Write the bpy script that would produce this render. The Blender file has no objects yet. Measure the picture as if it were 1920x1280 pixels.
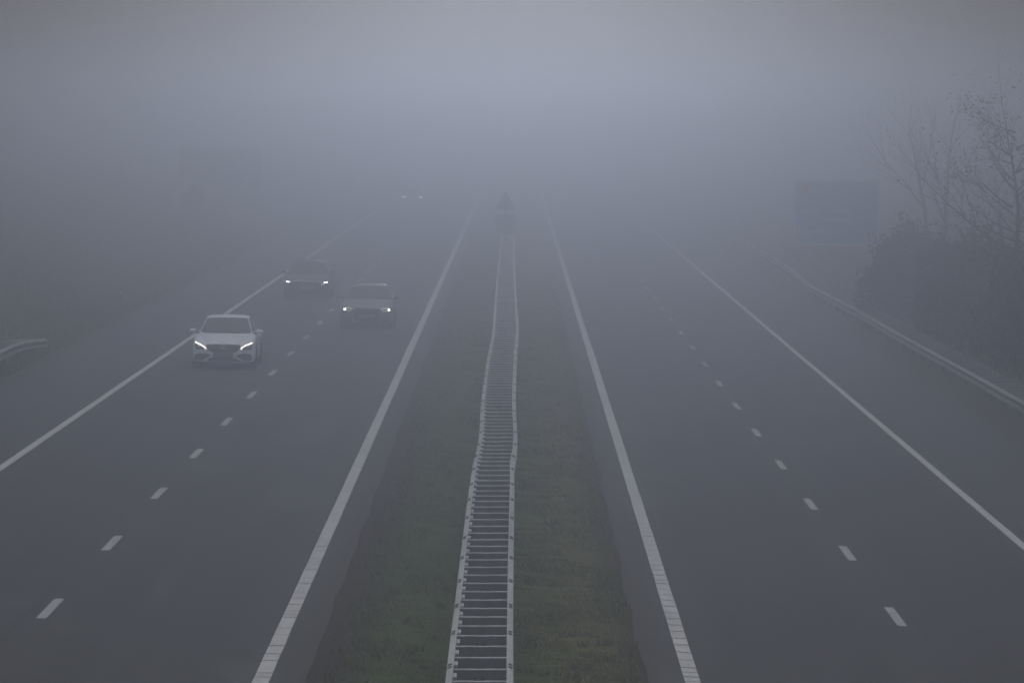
import bpy, bmesh, math, random
import numpy as np
from mathutils import Vector, Matrix
from mathutils.bvhtree import BVHTree

random.seed(7)
rng = np.random.default_rng(7)
sc = bpy.context.scene
COL = sc.collection
R = math.radians
CAM_H = 7.1

# ------------------------------------------------------------------ helpers
def tag(o, label=None, cat=None, group=None, kind=None):
    if label: o['label'] = label
    if cat: o['category'] = cat
    if group: o['group'] = group
    if kind: o['kind'] = kind
    return o

def link(name, me, mat=None, parent=None):
    o = bpy.data.objects.new(name, me)
    COL.objects.link(o)
    if mat is not None and me is not None:
        me.materials.append(mat)
    if parent is not None:
        o.parent = parent
    return o

def empty(name, loc=(0, 0, 0), rot=(0, 0, 0)):
    o = bpy.data.objects.new(name, None)
    o.empty_display_size = 0.2
    COL.objects.link(o)
    o.location = loc
    o.rotation_euler = rot
    return o

def finish(name, bm, mat, parent=None, smooth=False, recalc=True):
    if recalc:
        bmesh.ops.recalc_face_normals(bm, faces=bm.faces)
    me = bpy.data.meshes.new(name)
    bm.to_mesh(me); bm.free()
    if smooth:
        me.polygons.foreach_set('use_smooth', [True] * len(me.polygons))
    return link(name, me, mat, parent)

def from_np(name, verts, faces_flat, n, mat, parent=None, smooth=False):
    """verts (N,3), faces_flat (M,n)"""
    me = bpy.data.meshes.new(name)
    me.vertices.add(len(verts)); me.vertices.foreach_set('co', np.asarray(verts, dtype=np.float32).ravel())
    m = len(faces_flat)
    me.loops.add(m * n); me.loops.foreach_set('vertex_index', np.asarray(faces_flat, dtype=np.int32).ravel())
    me.polygons.add(m)
    me.polygons.foreach_set('loop_start', np.arange(0, m * n, n, dtype=np.int32))
    me.polygons.foreach_set('loop_total', np.full(m, n, dtype=np.int32))
    if smooth:
        me.polygons.foreach_set('use_smooth', np.ones(m, dtype=bool))
    me.update(calc_edges=True)
    return link(name, me, mat, parent)

def box(bm, x0, x1, y0, y1, z0, z1, bevel=0.0):
    vs = [bm.verts.new(p) for p in ((x0, y0, z0), (x1, y0, z0), (x1, y1, z0), (x0, y1, z0),
                                    (x0, y0, z1), (x1, y0, z1), (x1, y1, z1), (x0, y1, z1))]
    fs = [bm.faces.new([vs[i] for i in f]) for f in
          ((0, 3, 2, 1), (4, 5, 6, 7), (0, 1, 5, 4), (1, 2, 6, 5), (2, 3, 7, 6), (3, 0, 4, 7))]
    if bevel > 0:
        es = list({e for f in fs for e in f.edges})
        bmesh.ops.bevel(bm, geom=es, offset=bevel, segments=2, affect='EDGES')
    return vs

def tube(bm, pts, radii, n=6, cap=True):
    rings = []
    pts = [Vector(p) for p in pts]
    for i, p in enumerate(pts):
        d = (pts[min(i + 1, len(pts) - 1)] - pts[max(i - 1, 0)])
        if d.length < 1e-9: d = Vector((0, 0, 1))
        d.normalize()
        a = d.cross(Vector((0.13, 0.97, 0.2)))
        if a.length < 1e-3: a = d.cross(Vector((1, 0, 0)))
        a.normalize(); b = d.cross(a)
        r = radii[i] if hasattr(radii, '__len__') else radii
        rings.append([bm.verts.new(p + a * (r * math.cos(2 * math.pi * k / n)) + b * (r * math.sin(2 * math.pi * k / n))) for k in range(n)])
    for r0, r1 in zip(rings, rings[1:]):
        for k in range(n):
            bm.faces.new((r0[k], r0[(k + 1) % n], r1[(k + 1) % n], r1[k]))
    if cap and n > 2:
        bm.faces.new(rings[0][::-1]); bm.faces.new(rings[-1])

def lerp_table(tab, x):
    return float(np.interp(x, [t[0] for t in tab], [t[1] for t in tab]))

# ------------------------------------------------------------------ materials
def mat(name, base, rough=0.6, metallic=0.0, spec=0.5, coat=0.0, emit=None, emit_s=0.0):
    m = bpy.data.materials.new(name); m.use_nodes = True
    b = m.node_tree.nodes['Principled BSDF']
    b.inputs['Base Color'].default_value = (*base, 1)
    b.inputs['Roughness'].default_value = rough
    b.inputs['Metallic'].default_value = metallic
    b.inputs['Specular IOR Level'].default_value = spec
    b.inputs['Coat Weight'].default_value = coat
    if emit:
        b.inputs['Emission Color'].default_value = (*emit, 1)
        b.inputs['Emission Strength'].default_value = emit_s
    return m

class NT:
    def __init__(s, m):
        s.t = m.node_tree; s.n = s.t.nodes; s.l = s.t.links
        s.b = s.n['Principled BSDF']
    def node(s, typ, **kw):
        x = s.n.new(typ)
        for k, v in kw.items():
            if k == 'inp':
                for kk, vv in v.items(): x.inputs[kk].default_value = vv
            else: setattr(x, k, v)
        return x
    def obj(s, scale=(1, 1, 1)):
        tc = s.node('ShaderNodeTexCoord'); mp = s.node('ShaderNodeMapping')
        mp.inputs['Scale'].default_value = scale
        s.l.new(tc.outputs['Object'], mp.inputs['Vector'])
        return mp.outputs['Vector']
    def noise(s, vec, scale, detail=4, rough=0.55):
        x = s.node('ShaderNodeTexNoise', inp={'Scale': scale, 'Detail': detail, 'Roughness': rough})
        s.l.new(vec, x.inputs['Vector']); return x.outputs['Fac']
    def ramp(s, fac, stops):
        x = s.node('ShaderNodeValToRGB')
        e = x.color_ramp.elements
        while len(e) > 1: e.remove(e[-1])
        e[0].position = stops[0][0]; e[0].color = (*stops[0][1], 1)
        for p, c in stops[1:]:
            k = e.new(p); k.color = (*c, 1)
        s.l.new(fac, x.inputs['Fac']); return x.outputs['Color']
    def mix(s, a, b, fac, mode='MIX'):
        x = s.node('ShaderNodeMix', data_type='RGBA', blend_type=mode)
        def put(sock, v):
            if hasattr(v, 'links') or hasattr(v, 'is_linked'): s.l.new(v, sock)
            elif isinstance(v, (int, float)): sock.default_value = v
            else: sock.default_value = (*v, 1)
        put(x.inputs[0], fac); put(x.inputs[6], a); put(x.inputs[7], b)
        return x.outputs[2]
    def bump(s, h, strength=0.3, dist=0.01):
        x = s.node('ShaderNodeBump', inp={'Strength': strength, 'Distance': dist})
        s.l.new(h, x.inputs['Height']); s.l.new(x.outputs['Normal'], s.b.inputs['Normal'])
    def base(s, c): s.l.new(c, s.b.inputs['Base Color'])
    def roughness(s, f, lo, hi):
        x = s.node('ShaderNodeMapRange', inp={'To Min': lo, 'To Max': hi})
        s.l.new(f, x.inputs['Value']); s.l.new(x.outputs['Result'], s.b.inputs['Roughness'])

def asphalt(name, tracks, edge, seams, oil):
    m = mat(name, (0.05, 0.05, 0.05), 0.75, spec=0.3)
    t = NT(m); v = t.obj()
    fine = t.noise(v, 26, 5, 0.8)
    c = t.ramp(fine, [(0.36, (0.012, 0.012, 0.013)), (0.5, (0.043, 0.043, 0.044)), (0.64, (0.12, 0.12, 0.122))])
    v2 = t.obj((0.5, 0.03, 1)); big = t.noise(v2, 1.6, 4, 0.6)
    c = t.mix(c, t.ramp(big, [(0.3, (0.78, 0.78, 0.80)), (0.7, (1.12, 1.12, 1.12))]), 1.0, 'MULTIPLY')
    # wheel paths polished along each lane: worn stripes running with the traffic
    sep = t.node('ShaderNodeSeparateXYZ'); t.l.new(t.obj(), sep.inputs[0])
    for cx in tracks:
        d = t.node('ShaderNodeMath', operation='SUBTRACT', inp={1: cx}); t.l.new(sep.outputs[0], d.inputs[0])
        a = t.node('ShaderNodeMath', operation='ABSOLUTE'); t.l.new(d.outputs[0], a.inputs[0])
        mr = t.node('ShaderNodeMapRange', inp={'From Min': 0.15, 'From Max': 0.55, 'To Min': 0.55, 'To Max': 0.0})
        mr.interpolation_type = 'SMOOTHSTEP'
        t.l.new(a.outputs[0], mr.inputs['Value'])
        c = t.mix(c, t.ramp(fine, [(0.36, (0.010, 0.010, 0.011)), (0.5, (0.030, 0.030, 0.031)), (0.64, (0.080, 0.080, 0.082))]), mr.outputs[0])
    v3 = t.obj((0.35, 0.08, 1)); pat = t.noise(v3, 1.0, 2, 0.5)
    c = t.mix(c, (0.115, 0.115, 0.115), t.ramp(pat, [(0.60, (0, 0, 0)), (0.64, (0.28, 0.28, 0.28))]))
    # tar-filled seams where the lanes were laid side by side
    for cx in seams:
        d = t.node('ShaderNodeMath', operation='SUBTRACT', inp={1: cx}); t.l.new(sep.outputs[0], d.inputs[0])
        wv = t.node('ShaderNodeMath', operation='MULTIPLY_ADD', inp={1: .12, 2: -.06}); t.l.new(t.noise(t.obj((.2, .2, 1)), 1.5, 3), wv.inputs[0])
        sm = t.node('ShaderNodeMath', operation='ADD'); t.l.new(d.outputs[0], sm.inputs[0]); t.l.new(wv.outputs[0], sm.inputs[1])
        a = t.node('ShaderNodeMath', operation='ABSOLUTE'); t.l.new(sm.outputs[0], a.inputs[0])
        mr = t.node('ShaderNodeMapRange', inp={'From Min': 0.02, 'From Max': 0.06, 'To Min': 0.7, 'To Max': 0.0}); t.l.new(a.outputs[0], mr.inputs['Value'])
        c = t.mix(c, (0.024, 0.024, 0.025), mr.outputs[0])
    # oil drip band in the middle of each lane
    for cx in oil:
        d = t.node('ShaderNodeMath', operation='SUBTRACT', inp={1: cx}); t.l.new(sep.outputs[0], d.inputs[0])
        a = t.node('ShaderNodeMath', operation='ABSOLUTE'); t.l.new(d.outputs[0], a.inputs[0])
        mr = t.node('ShaderNodeMapRange', inp={'From Min': 0.05, 'From Max': 0.45, 'To Min': 0.4, 'To Max': 0.0}); mr.interpolation_type = 'SMOOTHSTEP'
        t.l.new(a.outputs[0], mr.inputs['Value'])
        mm = t.node('ShaderNodeMath', operation='MULTIPLY'); t.l.new(mr.outputs[0], mm.inputs[0]); t.l.new(t.noise(t.obj((1, .12, 1)), 1.4, 4), mm.inputs[1])
        c = t.mix(c, (0.02, 0.02, 0.02), mm.outputs[0])
    e0, e1 = edge
    nz = t.noise(t.obj((2.5, .5, 1)), 2.0, 5, .7)
    ad = t.node('ShaderNodeMath', operation='MULTIPLY_ADD', inp={1: .5}); t.l.new(nz, ad.inputs[0]); t.l.new(sep.outputs[0], ad.inputs[2])
    mr = t.node('ShaderNodeMapRange', inp={'From Min': e0 + .25, 'From Max': e1 + .25, 'To Min': 0.0, 'To Max': 0.85}); mr.interpolation_type = 'SMOOTHSTEP'
    t.l.new(ad.outputs[0], mr.inputs['Value'])
    c = t.mix(c, t.ramp(fine, [(0.3, (0.026, 0.022, 0.018)), (0.7, (0.058, 0.049, 0.039))]), mr.outputs[0])
    t.base(c); t.bump(fine, 0.35, 0.01); t.roughness(big, 0.62, 0.85)
    return m

def paint_line(k=1.0):
    m = mat('road_paint', (0.6, 0.6, 0.6), 0.6)
    t = NT(m); v = t.obj()
    n = t.noise(v, 9, 6, 0.75); n2 = t.noise(t.obj((3, 0.4, 1)), 1.5, 3)
    c = t.ramp(n, [(0.26, (0.20 * k,) * 3), (0.38, (0.54 * k,) * 3), (0.7, (0.72 * k,) * 3)])
    c = t.mix(c, t.ramp(n2, [(0.3, (0.8, 0.8, 0.8)), (0.7, (1, 1, 1))]), 1.0, 'MULTIPLY')
    t.base(c); t.bump(n, 0.3, 0.004)
    return m

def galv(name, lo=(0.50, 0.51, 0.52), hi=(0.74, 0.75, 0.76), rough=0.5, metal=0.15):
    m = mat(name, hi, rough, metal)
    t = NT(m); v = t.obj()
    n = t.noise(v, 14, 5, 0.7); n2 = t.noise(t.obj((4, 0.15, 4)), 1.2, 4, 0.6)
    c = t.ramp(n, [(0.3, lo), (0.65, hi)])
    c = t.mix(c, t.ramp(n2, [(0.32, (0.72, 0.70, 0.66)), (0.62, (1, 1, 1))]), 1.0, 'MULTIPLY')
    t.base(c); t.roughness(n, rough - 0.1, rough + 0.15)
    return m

def soil_mat():
    m = mat('verge_soil', (0.05, 0.06, 0.03), 0.95, spec=0.1)
    t = NT(m); v = t.obj()
    n = t.noise(v, 1.1, 6, 0.65); n2 = t.noise(v, 16, 5, 0.7)
    green = t.ramp(n2, [(0.25, (0.045, 0.052, 0.030)), (0.6, (0.085, 0.098, 0.055)), (0.85, (0.13, 0.14, 0.08))])
    brown = t.ramp(n2, [(0.25, (0.055, 0.046, 0.036)), (0.6, (0.095, 0.080, 0.062)), (0.85, (0.15, 0.13, 0.10))])
    c = t.mix(green, brown, t.ramp(n, [(0.46, (0, 0, 0)), (0.60, (1, 1, 1))]))
    t.base(c); t.bump(n2, 0.8, 0.03)
    return m

def median_mat():
    """turf in the middle, bare brown road dirt along both edges"""
    m = mat('median_turf', (0.05, 0.06, 0.03), 0.95, spec=0.1)
    t = NT(m); v = t.obj()
    n = t.noise(v, 1.3, 6, 0.7); n2 = t.noise(v, 18, 6, 0.75); n3 = t.noise(t.obj((1, .25, 1)), 2.0, 5, .7)
    green = t.ramp(n2, [(0.25, (0.034, 0.050, 0.016)), (0.6, (0.086, 0.122, 0.034)), (0.85, (0.17, 0.19, 0.065))])
    brown = t.ramp(n2, [(0.25, (0.030, 0.025, 0.019)), (0.6, (0.060, 0.050, 0.037)), (0.85, (0.11, 0.095, 0.070))])
    sep = t.node('ShaderNodeSeparateXYZ'); t.l.new(v, sep.inputs[0])
    def edge(lo, hi):
        ad = t.node('ShaderNodeMath', operation='MULTIPLY_ADD', inp={1: 1.1}); t.l.new(n3, ad.inputs[0]); t.l.new(sep.outputs[0], ad.inputs[2])
        mr = t.node('ShaderNodeMapRange', inp={'From Min': lo + .55, 'From Max': hi + .55, 'To Min': 1.0, 'To Max': 0.0}); mr.interpolation_type = 'SMOOTHSTEP'
        t.l.new(ad.outputs[0], mr.inputs['Value']); return mr.outputs[0]
    c = t.mix(green, brown, t.ramp(n, [(0.50, (0, 0, 0)), (0.64, (.7, .7, .7))]))
    olive = t.ramp(n2, [(0.25, (0.080, 0.068, 0.026)), (0.6, (0.185, 0.158, 0.058)), (0.85, (0.30, 0.25, 0.11))])
    rx = t.node('ShaderNodeMapRange', inp={'From Min': -.2, 'From Max': .9, 'To Min': 0.0, 'To Max': .8}); t.l.new(sep.outputs[0], rx.inputs['Value'])
    ro = t.node('ShaderNodeMath', operation='MULTIPLY'); t.l.new(rx.outputs[0], ro.inputs[0]); t.l.new(t.ramp(n3, [(.3, (.35,) * 3), (.62, (1,) * 3)]), ro.inputs[1])
    c = t.mix(c, olive, ro.outputs[0])
    c = t.mix(c, brown, edge(-2.4, -1.7))
    c = t.mix(c, brown, edge(1.75, 1.0))
    t.base(c); t.bump(n2, 0.9, 0.03)
    return m

def leaf_mat(name, cols, rough=0.7):
    m = mat(name, cols[0], rough, spec=0.25)
    t = NT(m); gi = t.node('ShaderNodeObjectInfo'); v = t.obj()
    n = t.noise(v, 2.3, 5, 0.8)
    t.base(t.ramp(n, [(0.25 + 0.5 * i / (len(cols) - 1), c) for i, c in enumerate(cols)]))
    return m

def car_paint(name, c, metallic=0.0, rough=0.4):
    m = mat(name, c, rough, metallic, coat=0.45)
    b = m.node_tree.nodes['Principled BSDF']; b.inputs['Coat Roughness'].default_value = 0.22
    t = NT(m); n = t.noise(t.obj(), 3.0, 5, 0.7)
    t.base(t.ramp(n, [(0.3, tuple(x * 0.93 for x in c)), (0.7, c)]))      # thin uneven road film
    return m

M = {}
M['asphalt_left'] = asphalt('asphalt_left', (-9.3, -7.7, -5.8, -4.2), (-3.1, -2.6), (-6.95, -10.6), (-8.5, -5.0))
M['asphalt_right'] = asphalt('asphalt_right', (3.2, 4.8, 6.7, 8.3), (2.15, 1.68), (6.0, 9.45), (4.0, 7.5))
M['paint'] = paint_line(); M['paint_worn'] = paint_line(.72)
M['groove'] = mat('line_joint', (0.11, 0.11, 0.11), 0.9)
M['galv'] = galv('galvanised_steel')
M['galv_dark'] = galv('shaded_steel', (0.10, 0.105, 0.11), (0.18, 0.185, 0.19), 0.65, 0.2)  # darker copy of the rail steel; backlit shade of spacer webs put into colour
M['dark_steel'] = mat('dark_steel', (0.03, 0.03, 0.032), 0.7)
M['soil'] = soil_mat()
M['median'] = median_mat()
M['grass'] = leaf_mat('grass_blades', [(0.038, 0.048, 0.016), (0.095, 0.115, 0.036), (0.20, 0.20, 0.068), (0.38, 0.32, 0.15)])
M['dry_grass'] = leaf_mat('dry_grass', [(0.08, 0.07, 0.04), (0.14, 0.12, 0.075), (0.22, 0.19, 0.12)])
M['bark'] = mat('bark', (0.035, 0.03, 0.026), 0.9)
M['leaf'] = leaf_mat('evergreen_leaf', [(0.018, 0.013, 0.008), (0.046, 0.036, 0.020), (0.11, 0.085, 0.048)])
M['leaf_brown'] = leaf_mat('winter_leaf', [(0.05, 0.036, 0.028), (0.085, 0.058, 0.044), (0.12, 0.09, 0.068)])
M['leaf_dark'] = leaf_mat('dry_leaf', [(0.03, 0.022, 0.016), (0.05, 0.04, 0.028)])

# ------------------------------------------------------------------ terrain profile (height across the road)
PROFILE = [(-140, 2.6), (-40, 2.4), (-26, 1.6), (-17.5, 0.25), (-14.6, 0.02), (-13.3, 0.11), (-10.3, 0.06), (-6.7, 0.0), (-3.2, -0.06),
           (-2.5, -0.07), (1.7, -0.28), (2.3, -0.31), (5.75, -0.50), (9.25, -0.68), (11.2, -0.76), (12.2, -0.72), (13.6, -0.55), (16, -0.2), (22, 0.6), (40, 1.2), (140, 1.4)]
def gz(x): return lerp_table(PROFILE, x)

Y0, Y1 = -30.0, 985.0
def strip(name, x0, x1, m, dz=0.0, ny=24, kind='structure', extra=None, jag=None):
    xs = sorted({x0, x1, *[p[0] for p in PROFILE if x0 < p[0] < x1], *(extra or [])})
    ys = np.concatenate([np.linspace(Y0, 320, ny), np.linspace(340, Y1, 12)])
    V = []
    for y in ys:
        for i, x in enumerate(xs):
            V.append((x, y, gz(x) + dz))
    nx = len(xs); F = []
    for j in range(len(ys) - 1):
        for i in range(nx - 1):
            a = j * nx + i; F.append((a, a + 1, a + nx + 1, a + nx))
    o = from_np(name, np.array(V), np.array(F), 4, m)
    o['kind'] = kind
    return o

strip('ground', -140, -13.3, M['soil'])
strip('road', -13.3, -1.9, M['asphalt_left'])
strip('road', 1.2, 12.0, M['asphalt_right'])
strip('ground', 12.0, 140, M['soil'])

# median: raised soil sheet with a ragged edge over the asphalt
def median():
    ys = np.concatenate([np.arange(Y0, 260, 0.18), np.arange(260, 420, 1.0), np.arange(420, Y1 + 1, 10.0)])
    n = len(ys)
    def rag(base, amp):
        k = np.cumsum(rng.normal(0, 1, n)); k = k - np.convolve(k, np.ones(61) / 61, 'same'); k = np.convolve(k, np.ones(9) / 9, 'same')
        return base + amp * np.clip(k / (k.std() + 1e-6), -2, 2) + rng.normal(0, amp * 0.12, n)
    l = rag(-2.66, 0.022); r = rag(1.70, 0.022)
    dl = rag(-1.95, 0.10); dr = rag(1.36, 0.08)
    inner = np.linspace(0, 1, 9)
    cols = [l, l + 0.03] + [dl] + [dl + (dr - dl) * t for t in inner[1:-1]] + [dr] + [r - 0.03, r]
    V = np.zeros((n, len(cols), 3))
    for i, c in enumerate(cols):
        V[:, i, 0] = c; V[:, i, 1] = ys
        z = np.interp(c, [p[0] for p in PROFILE], [p[1] for p in PROFILE])
        z = z + (0.004 if i in (0, len(cols) - 1) else 0.03 if i in (1, len(cols) - 2) else 0.05) + (rng.normal(0, 0.012, n) if 0 < i < len(cols) - 1 else 0)
        V[:, i, 2] = z
    nx = len(cols)
    idx = np.arange(n * nx).reshape(n, nx)
    def quads(a, b): 
        q = np.stack([idx[:-1, a:b], idx[:-1, a + 1:b + 1], idx[1:, a + 1:b + 1], idx[1:, a:b]], -1)
        return q.reshape(-1, 4)
    o = from_np('median_ground', V.reshape(-1, 3), quads(0, nx - 1), 4, M['median'], smooth=True)
    o['kind'] = 'structure'
median()

# grass blades
def blades(name, n, xf, yf, hf, m, label, width=0.012, lean=0.5):
    x = xf(n); y = yf(n); h = hf(n, x, y)
    z = np.interp(x, [p[0] for p in PROFILE], [p[1] for p in PROFILE]) + 0.02
    a = rng.uniform(0, 2 * np.pi, n); ln = rng.normal(0, lean, (n, 2)) * h[:, None]
    wv = np.stack([np.cos(a), np.sin(a)], 1) * (width * rng.uniform(0.6, 1.6, n))[:, None]
    V = np.zeros((n, 3, 3))
    V[:, 0, :2] = np.stack([x, y], 1) - wv; V[:, 1, :2] = np.stack([x, y], 1) + wv
    V[:, 0, 2] = z; V[:, 1, 2] = z
    V[:, 2, :2] = np.stack([x, y], 1) + ln; V[:, 2, 2] = z + h
    F = np.arange(3 * n).reshape(n, 3)
    o = from_np(name, V.reshape(-1, 3), F, 3, m)
    tag(o, label, 'grass', kind='stuff')
    return o

def ydist(a, b, p=1.6):
    # denser close to the camera
    return lambda n: a + (b - a) * rng.uniform(0, 1, n) ** p
tuft = rng.uniform(0, 1, (400, 3))
def inside(v, a, b):
    return np.where((v < a) | (v > b), rng.uniform(a, b, len(v)), v)
def patchy(x, y):
    return 0.5 + 0.28 * np.sin(x * 2.3 + 1.7 * np.sin(y * 0.43)) + 0.22 * np.sin(y * 0.9 + 2.1 * np.sin(x * 1.3 + y * 0.11)) + 0.2 * np.sin(y * 3.1 + x * 4.7)
blades('grass', 260000, lambda n: inside(rng.normal(-0.25, 1.05, n), -2.3, 1.6), ydist(57, 240), lambda n, x, y: 0.03 + 0.06 * np.clip(patchy(x, y), 0, 1.2) * rng.uniform(0.4, 1.2, n),
       M['grass'], 'short damp green grass covering the central reservation', width=0.014)
blades('dry_grass', 26000, lambda n: np.where(rng.uniform(0, 1, n) < 0.5, inside(rng.normal(-2.0, 0.3, n), -2.48, -1.2), inside(rng.normal(1.2, 0.3, n), 0.4, 1.66)), ydist(57, 220), lambda n, x, y: rng.uniform(0.03, 0.10, n),
       M['dry_grass'], 'yellowed dry grass along both dirt edges of the central reservation', width=0.012)
tc_ = np.stack([rng.uniform(-2.4, 1.6, 420), ydist(58, 190)(420)], 1); tc_ = tc_[(np.abs(tc_[:, 0] + .42) > .05)]
tp_ = rng.integers(0, len(tc_), 26000)
def tuft_x(n): return inside(tc_[tp_[:n], 0] + rng.normal(0, .06, n), -2.5, 1.65)
def tuft_y(n): return tc_[tp_[:n], 1] + rng.normal(0, .07, n)
blades('grass_tufts', 26000, tuft_x, tuft_y, lambda n, x, y: rng.uniform(.05, .19, n), M['grass'], 'taller scattered tufts of weedy grass on the central reservation', width=.008, lean=.45)
blades('verge_grass', 80000, lambda n: -13.6 - np.abs(rng.normal(0, 5, n)), ydist(110, 330, 1.3), lambda n, x, y: rng.uniform(0.06, 0.26, n) * (0.5 + np.clip(patchy(x * .5, y * .5), 0, 1)),
       M['grass'], 'rough tall grass on the verge left of the motorway', width=0.012)
blades('verge_grass', 50000, lambda n: 13.3 + np.abs(rng.normal(0, 3, n)), ydist(110, 330, 1.3), lambda n, x, y: rng.uniform(0.06, 0.25, n) * (0.5 + np.clip(patchy(x * .5, y * .5), 0, 1)),
       M['grass'], 'rough tall grass on the verge right of the motorway', width=0.012)

# ------------------------------------------------------------------ road markings
def ribbon(name, x_at, y0, y1, w, m, step=2.0, dz=0.004, gap=None):
    bm = bmesh.new()
    ys = np.arange(y0, y1 + 0.001, step)
    prev = None
    for y in ys:
        x = x_at(y)
        a = bm.verts.new((x - w / 2 + random.uniform(-.004, .004), y, gz(x - w / 2) + dz)); b = bm.verts.new((x + w / 2 + random.uniform(-.004, .004), y, gz(x + w / 2) + dz))
        if prev: bm.faces.new((prev[0], prev[1], b, a))
        prev = (a, b)
    o = finish(name, bm, m)
    o['kind'] = 'structure'
    return o
EL = lambda y: -10.29
ML = lambda y: -3.235
MR = lambda y: 2.31
ER = lambda y: 9.15
ribbon('edge_line', EL, 20, 900, 0.18, M['paint'])
ribbon('edge_line', ML, 20, 900, 0.21, M['paint'])
ribbon('edge_line', MR, 20, 900, 0.21, M['paint'])
ribbon('edge_line', ER, 20, 900, 0.17, M['paint'])
# cross joints of the two profiled lines beside the median
for f in (ML, MR):
    bm = bmesh.new(); y = 40.0
    while y < 260:
        x = f(y); w = 0.212
        t = random.choice((0.03, 0.04, 0.055)); sk = random.uniform(-0.03, 0.03)
        vs = [bm.verts.new(p) for p in ((x - w / 2, y - sk, gz(x - w / 2) + 0.008), (x + w / 2, y + sk, gz(x + w / 2) + 0.008), (x + w / 2, y + sk + t, gz(x + w / 2) + 0.008), (x - w / 2, y - sk + t, gz(x - w / 2) + 0.008))]
        bm.faces.new(vs)
        y += random.choice((1.0, 1.0, 1.05, 0.95, 1.0, 0.6)) if f is MR else random.choice((1.0, 0.5, 0.9, 1.1, 0.5, 1.6))
    o = finish('line_joints', bm, M['groove']); o['kind'] = 'structure'
def dashes(xc, first, period, name):
    bm = bmesh.new(); k = -4
    while first + k * period < 700:
        yc = first + k * period
        if yc > 10:
            x0, x1 = xc - 0.074, xc + 0.074
            j = [random.uniform(-.03, .03) for _ in range(4)]
            vs = [bm.verts.new(p) for p in ((x0, yc - 1.55 + j[0], gz(x0) + .004), (x1, yc - 1.55 + j[1], gz(x1) + .004), (x1, yc + 1.55 + j[2], gz(x1) + .004), (x0, yc + 1.55 + j[3], gz(x0) + .004))]
            bm.faces.new(vs)
        k += 1
    o = finish(name, bm, M['paint_worn']); o['kind'] = 'structure'
dashes(-6.71, 78.6, 12.0, 'lane_line')
dashes(5.75, 82.75, 12.0, 'lane_line')

# ------------------------------------------------------------------ guard rails
def wprofile(side):
    """W-beam section (x outward, z) from the top edge down, 0.31 high"""
    p = [(0.000, 0.155), (0.010, 0.148), (0.072, 0.105), (0.078, 0.085), (0.072, 0.065), (0.008, 0.022), (0.000, 0.0),
         (0.008, -0.022), (0.072, -0.065), (0.078, -0.085), (0.072, -0.105), (0.010, -0.148), (0.000, -0.155)]
    return [(a * side, b) for a, b in p]

def beam_mesh(path, side, name, parent, m, zoff=0.0):
    """path(y)->(x_inner, z_top); path sampled at ys"""
    bm = bmesh.new(); prev = None; prof = wprofile(side); t = 0.004
    ring = prof + [(a - t * side, b) for a, b in prof[::-1]]
    for (x, y, zt) in path:
        vs = [bm.verts.new((x + a, y, zt - 0.155 + b)) for a, b in ring]
        if prev:
            n = len(vs)
            for k in range(n):
                bm.faces.new((prev[k], prev[(k + 1) % n], vs[(k + 1) % n], vs[k]))
        else:
            bm.faces.new(vs)
        prev = vs
    bm.faces.new(prev[::-1])
    o = finish(name, bm, m, parent)
    return o

ZT = 0.58
HE = CAM_H - ZT
def px_tab(rows):     # traced (pixel x centre, pixel y) of the rail top -> (distance, lateral)
    t = sorted((HE * 10260 / (y - 215), (x - 968) * HE / (y - 215)) for x, y in rows)
    return [(20, t[0][1])] + t + [(700, t[-1][1])]
LEFT = px_tab([(839.6, 1280), (850.5, 1186), (862, 1087.5), (871.8, 1000), (885.1, 900), (889.8, 869.5), (897.4, 835), (901.5, 812.7), (902.8, 792), (903.5, 772),
               (906.5, 739.5), (912, 690.8), (921.5, 640), (925.4, 624), (926.9, 596), (930.3, 551), (933.2, 513.7), (937.1, 476)])
RIGHT = px_tab([(956.4, 1280), (956.4, 1186), (957.3, 1087.5), (958.5, 1000), (960.6, 900), (960, 869.5), (965.2, 835), (966.5, 818.8), (965.6, 792), (964.2, 770),
                (963.6, 741.6), (965, 690.8), (968, 640), (970, 626), (970.4, 607), (968.2, 579), (966.4, 551), (964.6, 513.7), (963.6, 476)])
XL = lambda y: lerp_table(LEFT, y) + 0.037
XR = lambda y: lerp_table(RIGHT, y) - 0.037

def spacer_bm(xl, xr, z, post=False):
    bm = bmesh.new()
    # upright web
    box(bm, xl + .006, xr - .006, -0.003, 0.003, z - 0.26, z - 0.032)
    # rolled top flange
    r = 0.014
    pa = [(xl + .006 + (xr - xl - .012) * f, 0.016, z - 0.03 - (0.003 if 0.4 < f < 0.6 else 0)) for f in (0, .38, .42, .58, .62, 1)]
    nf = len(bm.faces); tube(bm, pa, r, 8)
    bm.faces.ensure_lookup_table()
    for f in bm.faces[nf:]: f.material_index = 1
    return bm

def spacer_set(xl, xr, z, y, parent, name='spacer', post=False):
    bm = spacer_bm(xl, xr, z, post)
    bmesh.ops.translate(bm, verts=bm.verts, vec=(0, y, 0))
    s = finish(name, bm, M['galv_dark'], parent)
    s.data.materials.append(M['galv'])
    return s

def end_bracket_bm(bm, x, y, z, side):
    out = [(-.42, -.085), (-.30, -.085), (-.17, -.14), (-.12, -.14), (-.12, -.055), (-.16, -.055), (-.28, -.068), (-.42, -.068)]
    a = [bm.verts.new((x - .03, y + p, z + q)) for p, q in out]; b = [bm.verts.new((x + .012, y + p, z + q)) for p, q in out]
    bm.faces.new(a); bm.faces.new(b[::-1])
    for k in range(len(out)): bm.faces.new((a[k], b[k], b[(k + 1) % len(out)], a[(k + 1) % len(out)]))

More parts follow.
